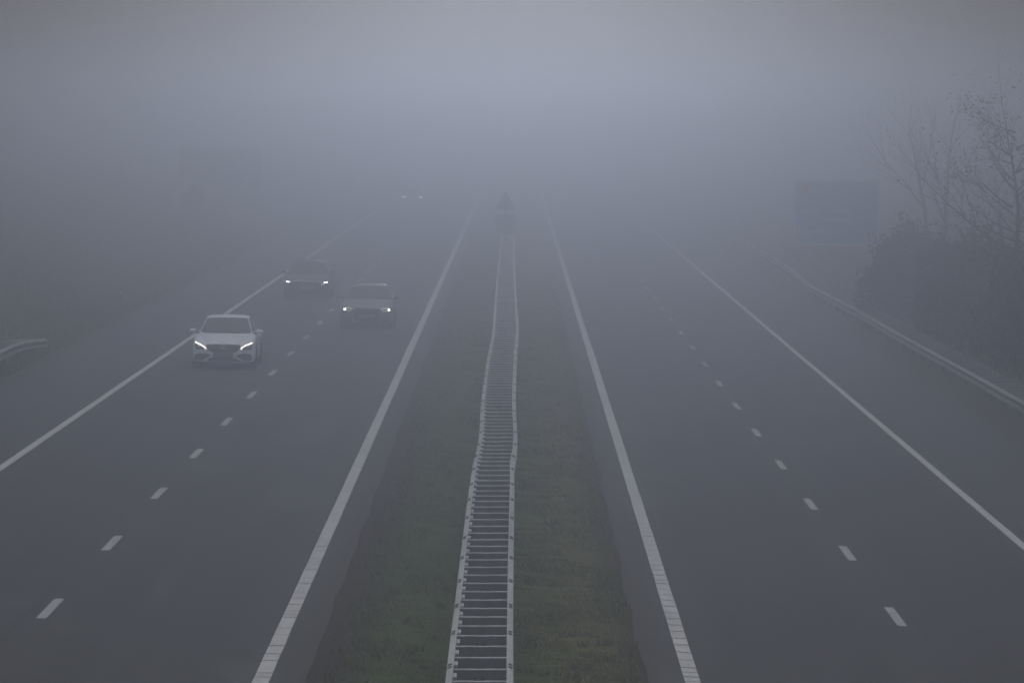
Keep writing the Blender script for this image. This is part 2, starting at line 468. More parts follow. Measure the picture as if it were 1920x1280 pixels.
def median_rail():
    root = empty('guard_rail', (-0.42, 30, gz(-0.42)))
    tag(root, 'galvanised double guard rail like a ladder running down the grass central reservation', 'guard rail')
    inv = root.location
    ys = np.concatenate([np.arange(30, 300, 1.0), np.arange(300, 620, 8.0)])
    def off(o): o.matrix_parent_inverse = Matrix.Translation(-inv); return o
    zt = lambda y: ZT + 0.012 * math.sin(y * 0.21) + 0.008 * math.sin(y * 0.57)
    off(beam_mesh([(XL(y), y, zt(y)) for y in ys], -1, 'rail_beam', root, M['galv']))
    off(beam_mesh([(XR(y), y, zt(y)) for y in ys], 1, 'rail_beam', root, M['galv']))
    n0 = 63.09; k0 = -2
    far = bmesh.new(); brk = bmesh.new(); bolts = bmesh.new(); posts_far = bmesh.new()
    cnt = 0
    for k in range(-24, 240):
        y = n0 + 1.333 * k
        z = zt(y)
        if k0 <= k < k0 + 98:
            s = off(spacer_set(XL(y), XR(y), z, y, root)); cnt += 1
            if (k - 1) % 3 == 0:
                cx = (XL(y) + XR(y)) / 2 + random.uniform(-.02, .02)
                for dx in (-.045, .045):
                    bb = bmesh.new()
                    box(bb, cx + dx - .016, cx + dx + .016, y - .012, y - .0035, z - .145, z - .105)
                    finish('bolt', bb, M['dark_steel'], s)
            bk = bmesh.new(); end_bracket_bm(bk, XL(y) + 0.035, y, z, 1); finish('bracket', bk, M['galv'], s)
        else:
            b = spacer_bm(XL(y), XR(y), z); bmesh.ops.translate(b, verts=b.verts, vec=(0, y, 0))
            me = bpy.data.meshes.new('tmp'); b.to_mesh(me); b.free(); far.from_mesh(me); bpy.data.meshes.remove(me)
            end_bracket_bm(brk, XL(y) + 0.035, y, z, 1)
        if (k - 1) % 3 == 0:
            cx = (XL(y) + XR(y)) / 2
            pb = posts_far
            if 0 <= (k - 1) // 3 < 60:
                pb = bmesh.new()
            g = gz(cx) + 0.04
            box(pb, cx - .05, cx + .05, y + .02, y + .028, g - 0.3, z - .1)
            box(pb, cx - .05, cx + .05, y + .112, y + .12, g - 0.3, z - .1)
            box(pb, cx - .004, cx + .004, y + .028, y + .112, g - 0.3, z - .1)
            if pb is not posts_far:
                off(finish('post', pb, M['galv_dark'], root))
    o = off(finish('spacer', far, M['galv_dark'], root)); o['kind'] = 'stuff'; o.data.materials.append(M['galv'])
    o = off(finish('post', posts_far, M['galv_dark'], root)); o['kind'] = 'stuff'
    o = off(finish('bracket', brk, M['galv'], root)); o['kind'] = 'stuff'
    # lapped splices every four metres
    for k in range(24):
        y = 64.6 + 4.0 * k
        for X, sd in ((XL, -1), (XR, 1)):
            x = X(y)
            for j, (dy, dz) in enumerate(((0, -0.024), (0.32, -0.024))):
                b = bmesh.new()
                vs = [(x + sd * .018, y + dy - .05, zt(y) - .006), (x + sd * .064, y + dy + .05, zt(y) - .033), (x + sd * .064, y + dy + .13, zt(y) - .033), (x + sd * .018, y + dy + .03, zt(y) - .006)]
                top = [b.verts.new((p[0], p[1], p[2] + .006)) for p in vs]; bot = [b.verts.new((p[0], p[1], p[2] - .006)) for p in vs]
                b.faces.new(top); b.faces.new(bot[::-1])
                for q in range(4): b.faces.new((top[q], bot[q], bot[(q + 1) % 4], top[(q + 1) % 4]))
                off(finish('splice_slot', b, M['dark_steel'], root))
median_rail()

M['galv_side'] = galv('weathered_galvanised', (0.26, 0.265, 0.27), (0.40, 0.405, 0.41), 0.6, 0.15)
def side_rail(name, label, front, back_off, side, y0, y1, zfun, spacing=1.333, group=None):
    """double rail; front(y) is the lateral position of the beam nearest the traffic"""
    x0 = front((y0 + y1) / 2)
    root = empty(name, (x0, y0, gz(x0)))
    tag(root, label, 'guard rail', group)
    inv = root.location
    def off(o): o.matrix_parent_inverse = Matrix.Translation(-inv); return o
    ys = np.arange(y0, y1 + .01, 1.0)
    off(beam_mesh([(front(y), y, zfun(y)) for y in ys], side, 'rail_beam', root, M['galv_side']))
    off(beam_mesh([(front(y) + back_off, y, zfun(y)) for y in ys], -side, 'rail_beam', root, M['galv_side']))
    y = y0 + 0.4; k = 0; n = 0
    farb = bmesh.new(); farp = bmesh.new()
    while y < y1 - 0.3:
        a, b_ = sorted((front(y), front(y) + back_off))
        if zfun(y) > gz(a) + 0.35:
            vis = n < 90
            if vis: n += 1
            bmx = spacer_bm(a, b_, zfun(y)); bmesh.ops.translate(bmx, verts=bmx.verts, vec=(0, y, 0))
            if vis: off(finish('spacer', bmx, M['galv_dark'], root)).data.materials.append(M['galv_side'])
            else:
                me = bpy.data.meshes.new('tmp'); bmx.to_mesh(me); bmx.free(); farb.from_mesh(me); bpy.data.meshes.remove(me)
            if k % 3 == 0:
                pb = bmesh.new() if vis else farp
                cx = (a + b_) / 2; g = gz(cx)
                box(pb, cx - .05, cx + .05, y + .02, y + .12, g - .3, zfun(y) - .1)
                if vis: off(finish('post', pb, M['galv_dark'], root))
        y += spacing; k += 1
    if len(farb.verts): o = off(finish('spacer', farb, M['galv_dark'], root)); o['kind'] = 'stuff'; o.data.materials.append(M['galv_side'])
    if len(farp.verts): o = off(finish('post', farp, M['galv_dark'], root)); o['kind'] = 'stuff'
    return root

RR = [(90, 12.57), (135, 12.57), (149, 12.54), (170, 12.46), (200, 12.42), (219.5, 12.31), (229, 12.23), (238.6, 12.47), (249.6, 12.67), (267, 12.78), (296.5, 12.76), (600, 12.76)]
side_rail('guard_rail', 'guard rail on the right verge in front of the dark hedge and blue sign', lambda y: lerp_table(RR, y), 0.75, -1, 112, 330, lambda y: 0.02)
def zleft(y): return 0.86 if y < 149 else 0.86 - 0.26 * ((y - 149) / 10) ** 1.4
side_rail('guard_rail', 'short guard rail with a turned down end on the left verge', lambda y: -13.70, -0.75, 1, 118, 159, zleft)

# ------------------------------------------------------------------ signs and posts
M['sign_blue'] = mat('sign_blue', (0.13, 0.29, 0.56), 0.45)
M['sign_white'] = mat('sign_white', (0.72, 0.72, 0.72), 0.5)
M['sign_red'] = mat('sign_red', (0.45, 0.03, 0.025), 0.5)
M['sign_back'] = galv('sign_back_metal', (0.34, 0.345, 0.35), (0.46, 0.465, 0.47), 0.6, 0.05)
M['sign_back_dark'] = galv('weathered_sign_back', (0.15, 0.155, 0.16), (0.24, 0.245, 0.25), 0.7, 0.05)

def plate_outline(bm, pts, y0, y1):
    a = [bm.verts.new((x, y0, z)) for x, z in pts]; b = [bm.verts.new((x, y1, z)) for x, z in pts]
    bm.faces.new(a); bm.faces.new(b[::-1]); n = len(pts)
    for k in range(n): bm.faces.new((a[k], b[k], b[(k + 1) % n], a[(k + 1) % n]))
def rrect(x0, x1, z0, z1, r, n=4):
    out = []
    for cx, cz, a0 in ((x1 - r, z0 + r, -90), (x1 - r, z1 - r, 0), (x0 + r, z1 - r, 90), (x0 + r, z0 + r, 180)):
        for k in range(n + 1):
            a = R(a0 + 90 * k / n); out.append((cx + r * math.cos(a), cz + r * math.sin(a)))
    return out

def blue_sign():
    d = 280.0; s = 10260 / d
    xc = (1567 - 968) / s; zb = CAM_H - (461 - 215) / s; zt = CAM_H - (338 - 215) / s; w = 163 / s
    g = gz(xc)
    root = empty('road_sign', (xc, d, g), (0, R(1.1), 0))
    tag(root, 'large blue motorway information sign with white border beside the right verge', 'road sign')
    z0, z1 = zb - g, zt - g
    bm = bmesh.new(); plate_outline(bm, rrect(-w / 2, w / 2, z0, z1, .14), 0, .05); finish('sign_panel', bm, M['sign_blue'], root)
    # white border as a closed band
    bm = bmesh.new()
    o_ = rrect(-w / 2 + .03, w / 2 - .03, z0 + .03, z1 - .03, .13); i_ = rrect(-w / 2 + .10, w / 2 - .10, z0 + .10, z1 - .10, .09)
    a = [bm.verts.new((x, -.004, z)) for x, z in o_]; b = [bm.verts.new((x, -.004, z)) for x, z in i_]
    for k in range(len(a)): bm.faces.new((a[k], a[(k + 1) % len(a)], b[(k + 1) % len(a)], b[k]))
    finish('border', bm, M['sign_white'], root)
    # red emblem, upper left
    bm = bmesh.new()
    cx, cz = -w / 2 + .62, z1 - .48
    plate_outline(bm, [(cx + .26 * math.cos(t * math.pi / 8), cz + .2 * math.sin(t * math.pi / 8)) for t in range(16)], -.012, -.002)
    finish('emblem', bm, M['sign_red'], root)
    # the lettering is lost in the fog: rows of pale word-length strokes where the lines of text stand
    bm = bmesh.new()
    rows = [(-.55, [(.98, .16), (1.2, .14), (1.42, .2)], .24), (-1.12, [(.3, .28), (.66, .5), (1.9, .2)], .22), (-1.62, [(.3, .3), (.68, .2), (1.0, .44), (2.3, .7)], .24), (-2.02, [(1.75, .42), (2.25, .3), (2.6, .45)], .2), (-2.62, [(.34, .2), (.6, .4), (1.1, .3), (1.5, .5), (2.1, .25)], .2)]
    for dz, words, h in rows:
        for x, l in words:
            q = x
            while q < x + l - .03:
                wd = random.uniform(.05, .11); hh = h * random.choice((.62, .62, 1.0, .8))
                base = z1 + dz - h / 2
                box(bm, -w / 2 + q, -w / 2 + q + wd * .45, -.006, -.002, base, base + hh)
                if random.random() < .6: box(bm, -w / 2 + q + wd * .45, -w / 2 + q + wd, -.006, -.002, base + hh * .4, base + hh * .62)
                q += wd + .035
    finish('lettering', bm, M['sign_white'], root)
    for px in (-w * .3, w * .3):
        bm = bmesh.new(); tube(bm, [(px, .13, -.3), (px, .13, z1 - .1)], .075, 10); finish('post', bm, M['sign_back'], root)
    bm = bmesh.new()
    for zz in (z0 + .4, (z0 + z1) / 2, z1 - .4): box(bm, -w / 2 + .1, w / 2 - .1, .05, .09, zz - .04, zz + .04)
    finish('rear_rail', bm, M['sign_back'], root)
blue_sign()

def median_sign():
    d = 285.0; s = 10260 / d
    xc = (947 - 968) / s; g = gz(xc)
    root = empty('warning_sign', (xc, d, g), (0, R(0.6), 0))
    tag(root, 'triangular warning sign on a post above the central guard rail', 'road sign')
    Z = lambda y: CAM_H - (y - 215) / s - g
    w = 0.56
    def tri(k, y0, y1):
        c = (Z(357) + 2 * Z(394)) / 3; pts = []
        for (x, z) in ((-w, Z(394)), (w, Z(394)), (0, Z(357))):
            pts.append((x * k, c + (z - c) * k))
        out = []
        for i in range(3):      # blunt corners
            p, q, r_ = (Vector(pts[i - 1]), Vector(pts[i]), Vector(pts[(i + 1) % 3]))
            out.append(tuple(q + (p - q) * .06)); out.append(tuple(q + (r_ - q) * .06))
        return out
    bm = bmesh.new(); plate_outline(bm, tri(1, 0, 0), 0, .03); finish('sign_panel', bm, M['sign_back_dark'], root)
    bm = bmesh.new(); plate_outline(bm, tri(.97, 0, 0), .032, .036); finish('red_border', bm, M['sign_red'], root)
    bm = bmesh.new(); plate_outline(bm, tri(.72, 0, 0), .0365, .040); finish('sign_face', bm, M['sign_white'], root)
    bm = bmesh.new(); plate_outline(bm, rrect(-.54, .56, Z(440), Z(402), .05), 0, .03); finish('lower_plate', bm, M['sign_back_dark'], root)
    bm = bmesh.new(); tube(bm, [(0, -.05, -.3), (0, -.05, Z(362))], .042, 10); finish('post', bm, M['sign_back_dark'], root)
median_sign()

def far_board():
    d = 380.0; s = 10260 / d
    xc = (412 - 968) / s; g = gz(xc); w = 157 / s
    root = empty('road_sign', (xc, d, g), (0, R(.5), 0))
    tag(root, 'large sign board seen from behind, faint in the fog left of the road', 'road sign')
    z1 = CAM_H - (277 - 215) / s - g; z0 = z1 - 3.4
    bm = bmesh.new(); plate_outline(bm, rrect(-w / 2, w / 2, z0, z1, .14), 0, .05); finish('sign_panel', bm, M['sign_back'], root)
    bm = bmesh.new()
    for zz in (z0 + .4, (z0 + z1) / 2, z1 - .4): box(bm, -w / 2 + .1, w / 2 - .1, -.05, -.001, zz - .04, zz + .04)
    finish('rear_rail', bm, M['sign_back'], root)
    for px in (-w * .3, w * .3):
        bm = bmesh.new(); tube(bm, [(px, -.13, -.4), (px, -.13, z1 - .1)], .075, 10); finish('post', bm, M['sign_back'], root)
far_board()

def marker_post():
    d = 203.0; s = 10260 / d; xc = (226 - 968) / s; g = gz(xc)
    root = empty('marker_post', (xc, d, g), (0, R(1.5), 0))
    tag(root, 'thin dark marker post standing in the grass on the left verge', 'marker post')
    M['post_dark'] = mat('post_dark', (0.05, 0.05, 0.05), .7)
    bm = bmesh.new()
    zt = CAM_H - (539 - 215) / s - g
    box(bm, -.055, .055, -.04, .04, -.2, zt, .012); finish('post', bm, M['post_dark'], root)
    bm = bmesh.new(); box(bm, -.035, .035, -.046, -.041, zt - .24, zt - .12); finish('reflector', bm, M['sign_white'], root)
marker_post()

# ------------------------------------------------------------------ vegetation
def leaf_cloud(name, blobs, n, size, m, parent, ystretch=1.0):
    """leaf-sized quads through the outer volume of several ellipsoids: (cx,cy,cz,rx,ry,rz)"""
    vol = np.array([b[3] * b[4] * b[5] for b in blobs]) ** (2 / 3)
    pick = rng.choice(len(blobs), n, p=vol / vol.sum())
    B = np.array(blobs)[pick]
    u = rng.normal(0, 1, (n, 3)); u /= np.linalg.norm(u, axis=1)[:, None]
    lump = 1 + 0.16 * np.sin(u[:, 0] * 7 + pick) * np.sin(u[:, 1] * 6 + 1.3 * pick) + 0.14 * np.sin(u[:, 2] * 9 + u[:, 0] * 5)
    rad = (rng.uniform(0.25, 1.0, n) ** 0.45) * lump * np.where(rng.uniform(0, 1, n) < .06, rng.uniform(1, 1.22, n), 1)
    P = B[:, :3] + u * B[:, 3:] * rad[:, None]
    a = rng.normal(0, 1, (n, 3)); a /= np.linalg.norm(a, axis=1)[:, None]
    b = np.cross(a, rng.normal(0, 1, (n, 3))); b /= np.linalg.norm(b, axis=1)[:, None]
    s = size * rng.uniform(0.55, 1.5, n)[:, None]
    V = np.stack([P - a * s, P + b * s * .5, P + a * s, P - b * s * .5], 1).reshape(-1, 3)
    F = np.arange(4 * n).reshape(n, 4)
    return from_np(name, V, F, 4, m, parent)

def shrub(label, loc, blobs, n, size, m, stems=10, name='shrub', cat='shrub', group=None):
    root = empty(name, loc); tag(root, label, cat, group)
    leaf_cloud('foliage', blobs, n, size, m, root)
    bm = bmesh.new()
    for k in range(stems):
        b = random.choice(blobs)
        tx = b[0] + random.uniform(-.9, .9) * b[3]; ty = b[1] + random.uniform(-.8, .8) * b[4]; tz = b[2] + b[5] * random.uniform(.5, 1.12)
        bx = b[0] + random.uniform(-.4, .4) * b[3]; by = b[1] + random.uniform(-.4, .4) * b[4]
        pts = [(bx, by, -.3), ((bx * 2 + tx) / 3 + random.uniform(-.1, .1), (by * 2 + ty) / 3, tz * .4), (tx, ty, tz)]
        tube(bm, pts, [.03, .022, .006], 5)
    finish('stem', bm, M['bark'], root)
    return root

def shrub_at(label, d, px0, px1, ytop, depth, n, size, m, lean=0.0, **kw):
    s = 10260 / d; x0 = (px0 - 968) / s; x1 = (px1 - 968) / s; xc = (x0 + x1) / 2; g = gz(xc)
    h = CAM_H - (ytop - 215) / s - g; w = (x1 - x0) / 2
    blobs = [(0, 0, h * .45, w * .92, depth, h * .53)]
    for k in range(6):
        a = random.uniform(-.75, .75); t = abs(a)
        blobs.append((a * w, random.uniform(-.6, .6) * depth, h * (.62 - .25 * t) + random.uniform(-.1, .1), w * random.uniform(.3, .45), depth * .55, h * random.uniform(.26, .36)))
    blobs.append((-w * .75, 0, h * .22, w * .35, depth * .8, h * .28)); blobs.append((w * .75, 0, h * .22, w * .35, depth * .8, h * .28))
    return shrub(label, (xc, d, g), blobs, n, size, m, **kw)

HG = 'hedge shrubs behind the right guard rail'
shrub_at('dark rounded evergreen shrub at the far end of the hedge, next to the blue sign', 199, 1612, 1800, 414, 3.0, 11000, .085, M['leaf'], group=HG)
shrub_at('tall dense hedge shrub behind the low reddish bush, below the bare trees', 180, 1720, 1960, 428, 5.0, 14000, .08, M['leaf'], group=HG)
shrub_at('broad dark hedge shrub nearest the camera at the right edge of the picture', 160, 1830, 2130, 440, 6.0, 14000, .075, M['leaf'], group=HG)
shrub_at('low reddish brown leafless bush in front of the dark hedge', 170, 1790, 1868, 545, 1.2, 1500, .06, M['leaf_brown'], stems=26, name='bush', cat='bush')

def tree(label, loc, stems, leaf_n=0, seed=1, spread=1.0, name='bare_tree', depth=5, leaf_s=.07, limbs=()):
    rnd = random.Random(seed)
    root = empty(name, loc); tag(root, label, 'tree')
    trunk = bmesh.new(); crown = bmesh.new(); tips = []
    def grow(p, d, ln, r, lev):
        pts = [Vector(p)]; rad = [r]; n = 5 if lev < 2 else 4
        cur = Vector(p); dd = Vector(d).normalized()
        for i in range(n):
            dd = (dd + Vector((rnd.uniform(-1, 1), rnd.uniform(-1, 1), rnd.uniform(-.5, .9))) * (.13 if lev < 2 else .22)).normalized()
            cur = cur + dd * ln / n; pts.append(cur.copy()); rad.append(r * (1 - .62 * (i + 1) / n))
        tube(crown if lev > 0 else trunk, pts, rad, 7 if lev < 1 else 5 if lev < 3 else 3, cap=lev < 2)
        if lev >= depth:
            tips.append(pts[-1]); return
        k = rnd.choice((3, 4, 4, 5)) if lev < 2 else rnd.choice((2, 3, 3))
        for j in range(k):
            i = rnd.randint(2, n) if lev > 0 else rnd.randint(2, n)
            q = pts[i]; base = (pts[i] - pts[i - 1]).normalized()
            side = Vector((rnd.uniform(-1, 1), rnd.uniform(-1, 1), rnd.uniform(-.25, .45))).normalized()
            nd = (base * rnd.uniform(.55, .9) + side * rnd.uniform(.5, .85) * spread).normalized()
            grow(q, nd, ln * rnd.uniform(.5, .72), rad[i] * .62, lev + 1)
        grow(pts[-1], dd, ln * .62, rad[-1] * .95, lev + 1)
        if lev >= 2: tips.append(pts[-1])
    for (bx, d, ln, r) in stems:
        grow((bx, 0, -.2), d, ln, r, 0)
    for (p, d, ln, r) in limbs: grow(p, d, ln, r, 1)
    finish('trunk', trunk, M['bark'], root, smooth=True)
    finish('crown', crown, M['bark'], root, smooth=True)
    if leaf_n:
        T = np.array([tuple(rnd.choice(tips)) for _ in range(leaf_n)])
        P = T + rng.normal(0, .06, T.shape); n = len(P)
        a = rng.normal(0, 1, (n, 3)); a /= np.linalg.norm(a, axis=1)[:, None]
        b = np.cross(a, rng.normal(0, 1, (n, 3))); b /= np.linalg.norm(b, axis=1)[:, None]
        s = leaf_s * rng.uniform(.5, 1.4, n)[:, None]
        V = np.stack([P - a * s, P + b * s * .6, P + a * s, P - b * s * .6], 1).reshape(-1, 3)
        from_np('leaves', V, np.arange(4 * n).reshape(n, 4), 4, M['leaf_dark'], root)
    return root
d = 232.0; s = 10260 / d; x = (1756 - 968) / s
tree('pale bare tree with forked thin stems behind the hedge, right of the blue sign', (x, d, gz(x)), [(-.1, (-.10, 0, 1), 4.0, .15), (.38, (.10, .05, 1), 4.2, .13)], seed=11, spread=.8, depth=4)
d = 165.0; s = 10260 / d; x = (1902 - 968) / s
rl = random.Random(8); LIMBS = []
for i in range(17):
    hz = 2.9 + 4.0 * i / 16
    sg = -1 if i % 3 != 2 else 1
    LIMBS.append(((rl.uniform(-.06, .06), 0, hz), (sg, rl.uniform(-.5, .5), rl.uniform(.25, 1.0)), rl.uniform(1.0, 1.6) * (1.0 if hz < 5.8 else .72), rl.uniform(.026, .042)))
tree('dark bare tree with a few clinging dead leaves at the right edge of the picture', (x, d, gz(x)), [(0, (-.02, 0, 1), 4.3, .17), (.32, (.10, .1, 1), 3.6, .13)], leaf_n=1500, seed=5, spread=1.0, depth=4, leaf_s=.045, limbs=LIMBS)
d = 322.0; s = 10260 / d; x = (362 - 968) / s
shrub_at('narrow dark bush barely showing in the fog left of the road', 360, 340, 384, 350, .8, 2200, .1, M['leaf'], name='bush', cat='bush')
shrub_at('low scrubby shrub on the left verge beyond the short guard rail', 190, 60, 205, 585, 1.5, 2600, .06, M['leaf'], stems=16)

# ------------------------------------------------------------------ cars
M['tyre'] = mat('tyre_rubber', (0.02, 0.02, 0.02), .85)
M['rim'] = mat('alloy_rim', (0.28, 0.28, 0.29), .4, .7)
M['glass'] = mat('tinted_glass', (0.018, 0.021, 0.023), .06, spec=.5)
M['black'] = mat('black_plastic', (0.022, 0.022, 0.024), .55)
M['grille'] = mat('grille_black', (0.03, 0.031, 0.033), .5)
M['chrome'] = mat('chrome_trim', (0.55, 0.56, 0.57), .25, .9)
M['lens'] = mat('lamp_lens', (0.10, 0.105, 0.11), .15, spec=.6)
M['plate_grey'] = mat('plate_grey', (0.16, 0.16, 0.155), .6)
M['plate_pale'] = mat('plate_pale', (0.34, 0.34, 0.31), .6)
M['plate_mark'] = mat('plate_mark', (0.06, 0.06, 0.06), .6)
M['drl'] = mat('daylight_strip', (1, 1, 1), .4, emit=(1.0, .93, .82), emit_s=65)
M['lamp_cool'] = mat('lamp_cool', (1, 1, 1), .4, emit=(.90, .92, 1.0), emit_s=130)
M['lamp_warm'] = mat('lamp_warm', (1, 1, 1), .4, emit=(1.0, .94, .84), emit_s=105)
M['lamp_far'] = mat('lamp_far', (1, 1, 1), .4, emit=(.95, .96, 1.0), emit_s=270)
M['tail'] = mat('tail_lamp', (.25, .01, .01), .3)

def loft(bm, sections, cap=True):
    rings = [[bm.verts.new(p) for p in s] for s in sections]
    n = len(rings[0])
    for a, b in zip(rings, rings[1:]):
        for k in range(n): bm.faces.new((a[k], a[(k + 1) % n], b[(k + 1) % n], b[k]))
    if cap:
        h = n // 2
        for r in (rings[0], rings[-1]):
            for k in range(h - 1):     # quads across the mirrored halves
                bm.faces.new((r[k], r[k + 1], r[n - 2 - k], r[n - 1 - k]))
    return rings

def body_section(y, w, zb, zm, zs, zt, crown):
    half = [(w * .25, zb), (w * .93, zb), (w * .985, zb + .05), (w, zm), (w * .985, zs), (w * .93, zt - .012), (w * .72, zt + crown * .55), (w * .25, zt + crown)]
    right = [(x, y, z) for x, z in half]; left = [(-x, y, z) for x, z in half[::-1]]
    return right + left

def subsurf(bm, name, mt, parent, lv=2):
    o = finish(name, bm, mt, parent, smooth=True)
    md = o.modifiers.new('sub', 'SUBSURF'); md.levels = lv; md.render_levels = lv
    dg = bpy.context.evaluated_depsgraph_get()
    me = bpy.data.meshes.new_from_object(o.evaluated_get(dg))
    o.modifiers.clear(); old = o.data; o.data = me; bpy.data.meshes.remove(old)
    me.polygons.foreach_set('use_smooth', [True] * len(me.polygons))
    return o

def bvh_of(objs):
    V = []; P = []
    for o in objs:
        b = len(V); V += [v.co.copy() for v in o.data.vertices]; P += [[b + i for i in p.vertices] for p in o.data.polygons]
    return BVHTree.FromPolygons(V, P)

def patch(name, tree_, pts, mt, parent, axis='F', out=.006, thick=.012, cuts=2):
    if cuts >= 1: out += .006; thick += .008
    """outline in (x,z) [F front, B back], or (y,z) [S right side, L left side], pressed onto the body surface"""
    bm = bmesh.new()
    def up(p):
        if axis in 'FB': return Vector((p[0], 0, p[1]))
        return Vector((0, p[0], p[1]))
    f = bm.faces.new([bm.verts.new(up(p)) for p in pts])
    bmesh.ops.triangulate(bm, faces=[f])
    for _ in range(cuts + 3 if cuts else 0):
        es = [e for e in bm.edges if e.calc_length() > .05]
        if not es: break
        bmesh.ops.subdivide_edges(bm, edges=es, cuts=1)
        bmesh.ops.triangulate(bm, faces=[f for f in bm.faces if len(f.verts) > 3])
    dirv = {'F': Vector((0, 1, 0)), 'B': Vector((0, -1, 0)), 'S': Vector((-1, 0, 0)), 'L': Vector((1, 0, 0))}[axis]
    ys = []
    for v in bm.verts:
        hit = tree_.ray_cast(v.co - dirv * 12, dirv)
        v.co = (hit[0] if hit[0] else v.co) - dirv * out
        if not hit[0]: v.tag = True
    good = [v.co.dot(dirv) for v in bm.verts if not v.tag]
    if good:
        mx = sum(good) / len(good)
        for v in bm.verts:
            if v.tag:
                nb = [e.other_vert(v).co.dot(dirv) for e in v.link_edges if not e.other_vert(v).tag]
                t = (sum(nb) / len(nb)) if nb else mx
                v.co += dirv * (t - v.co.dot(dirv))
    r = bmesh.ops.extrude_face_region(bm, geom=list(bm.faces))
    for g in r['geom']:
        if isinstance(g, bmesh.types.BMVert): g.co += dirv * thick
    return finish(name, bm, mt, parent)

def mir(p): return [(-x, z) for x, z in p[::-1]]

def stroke(pts, w):
    """outline of a polyline stroke in 2D"""
    P = [Vector(p) for p in pts]; L = []; Rr = []
    for i, p in enumerate(P):
        d = (P[min(i + 1, len(P) - 1)] - P[max(i - 1, 0)]).normalized(); n = Vector((-d.y, d.x)) * w / 2
        L.append(tuple(p + n)); Rr.append(tuple(p - n))
    return L + Rr[::-1]

def ring2d(cx, cz, r, n=20): return [(cx + r * math.cos(2 * math.pi * k / n), cz + r * math.sin(2 * math.pi * k / n)) for k in range(n)]

def wheel(parent, x, y, r, sd, rim_m):
    w = bmesh.new(); n = 28
    prof = [(-.10, r * .66), (-.105, r * .9), (-.085, r * .98), (-.04, r), (.04, r), (.085, r * .98), (.105, r * .9), (.10, r * .66)]
    rings = []
    for k in range(n):
        a = 2 * math.pi * k / n
        rings.append([w.verts.new((px, pr * math.cos(a), pr * math.sin(a))) for px, pr in prof])
    for k in range(n):
        a, b = rings[k], rings[(k + 1) % n]
        for i in range(len(prof)): w.faces.new((a[i], a[(i + 1) % len(prof)], b[(i + 1) % len(prof)], b[i]))
    W = empty('wheel', (x, y, r)); W.parent = parent
    finish('tyre', w, M['tyre'], W, smooth=True)
    b = bmesh.new(); rr = r * .66
    bmesh.ops.create_cone(b, cap_ends=True, segments=28, radius1=rr, radius2=rr, depth=.10, matrix=Matrix.Rotation(R(90), 4, 'Y'))
    finish('hub_well', b, M['dark_steel'], W)
    b = bmesh.new()
    bmesh.ops.create_cone(b, cap_ends=True, segments=14, radius1=.06, radius2=.05, depth=.03, matrix=Matrix.Translation((sd * .075, 0, 0)) @ Matrix.Rotation(R(90), 4, 'Y'))
    for k in range(5):
        a = 2 * math.pi * k / 5
        for da in (-.14, .14):
            p0 = Vector((sd * .072, .05 * math.cos(a), .05 * math.sin(a))); p1 = Vector((sd * .066, rr * .97 * math.cos(a + da), rr * .97 * math.sin(a + da)))
            tube(b, [p0, p1], [.022, .016], 5)
    m = 28
    for k in range(m):
        pass
    pts = [(sd * .06, rr * .98 * math.cos(2 * math.pi * k / m), rr * .98 * math.sin(2 * math.pi * k / m)) for k in range(m + 1)]
    tube(b, pts, .014, 5, cap=False)
    finish('rim', b, rim_m, W)

def mirror_part(parent, x, y, z, sd, mt):
    bm = bmesh.new()
    box(bm, -.105, .105, -.05, .06, -.065, .065, .028)
    for v in bm.verts:
        if v.co.x * sd > .05: v.co.z *= .82
        if v.co.x * sd < -.02 and v.co.z < 0: v.co.z *= .7
    bmesh.ops.translate(bm, verts=bm.verts, vec=(x, y, z))
    o = subsurf(bm, 'mirror', mt, parent, 1)
    bm = bmesh.new(); box(bm, x - .085, x + .085, y + .061, y + .066, z - .045, z + .05); finish('mirror_glass', bm, M['glass'], o)
    bm = bmesh.new(); tube(bm, [(x - sd * .22, y + .06, z - .07), (x - sd * .06, y + .02, z - .045)], [.03, .024], 8); finish('mirror_arm', bm, M['black'], o)
    return o

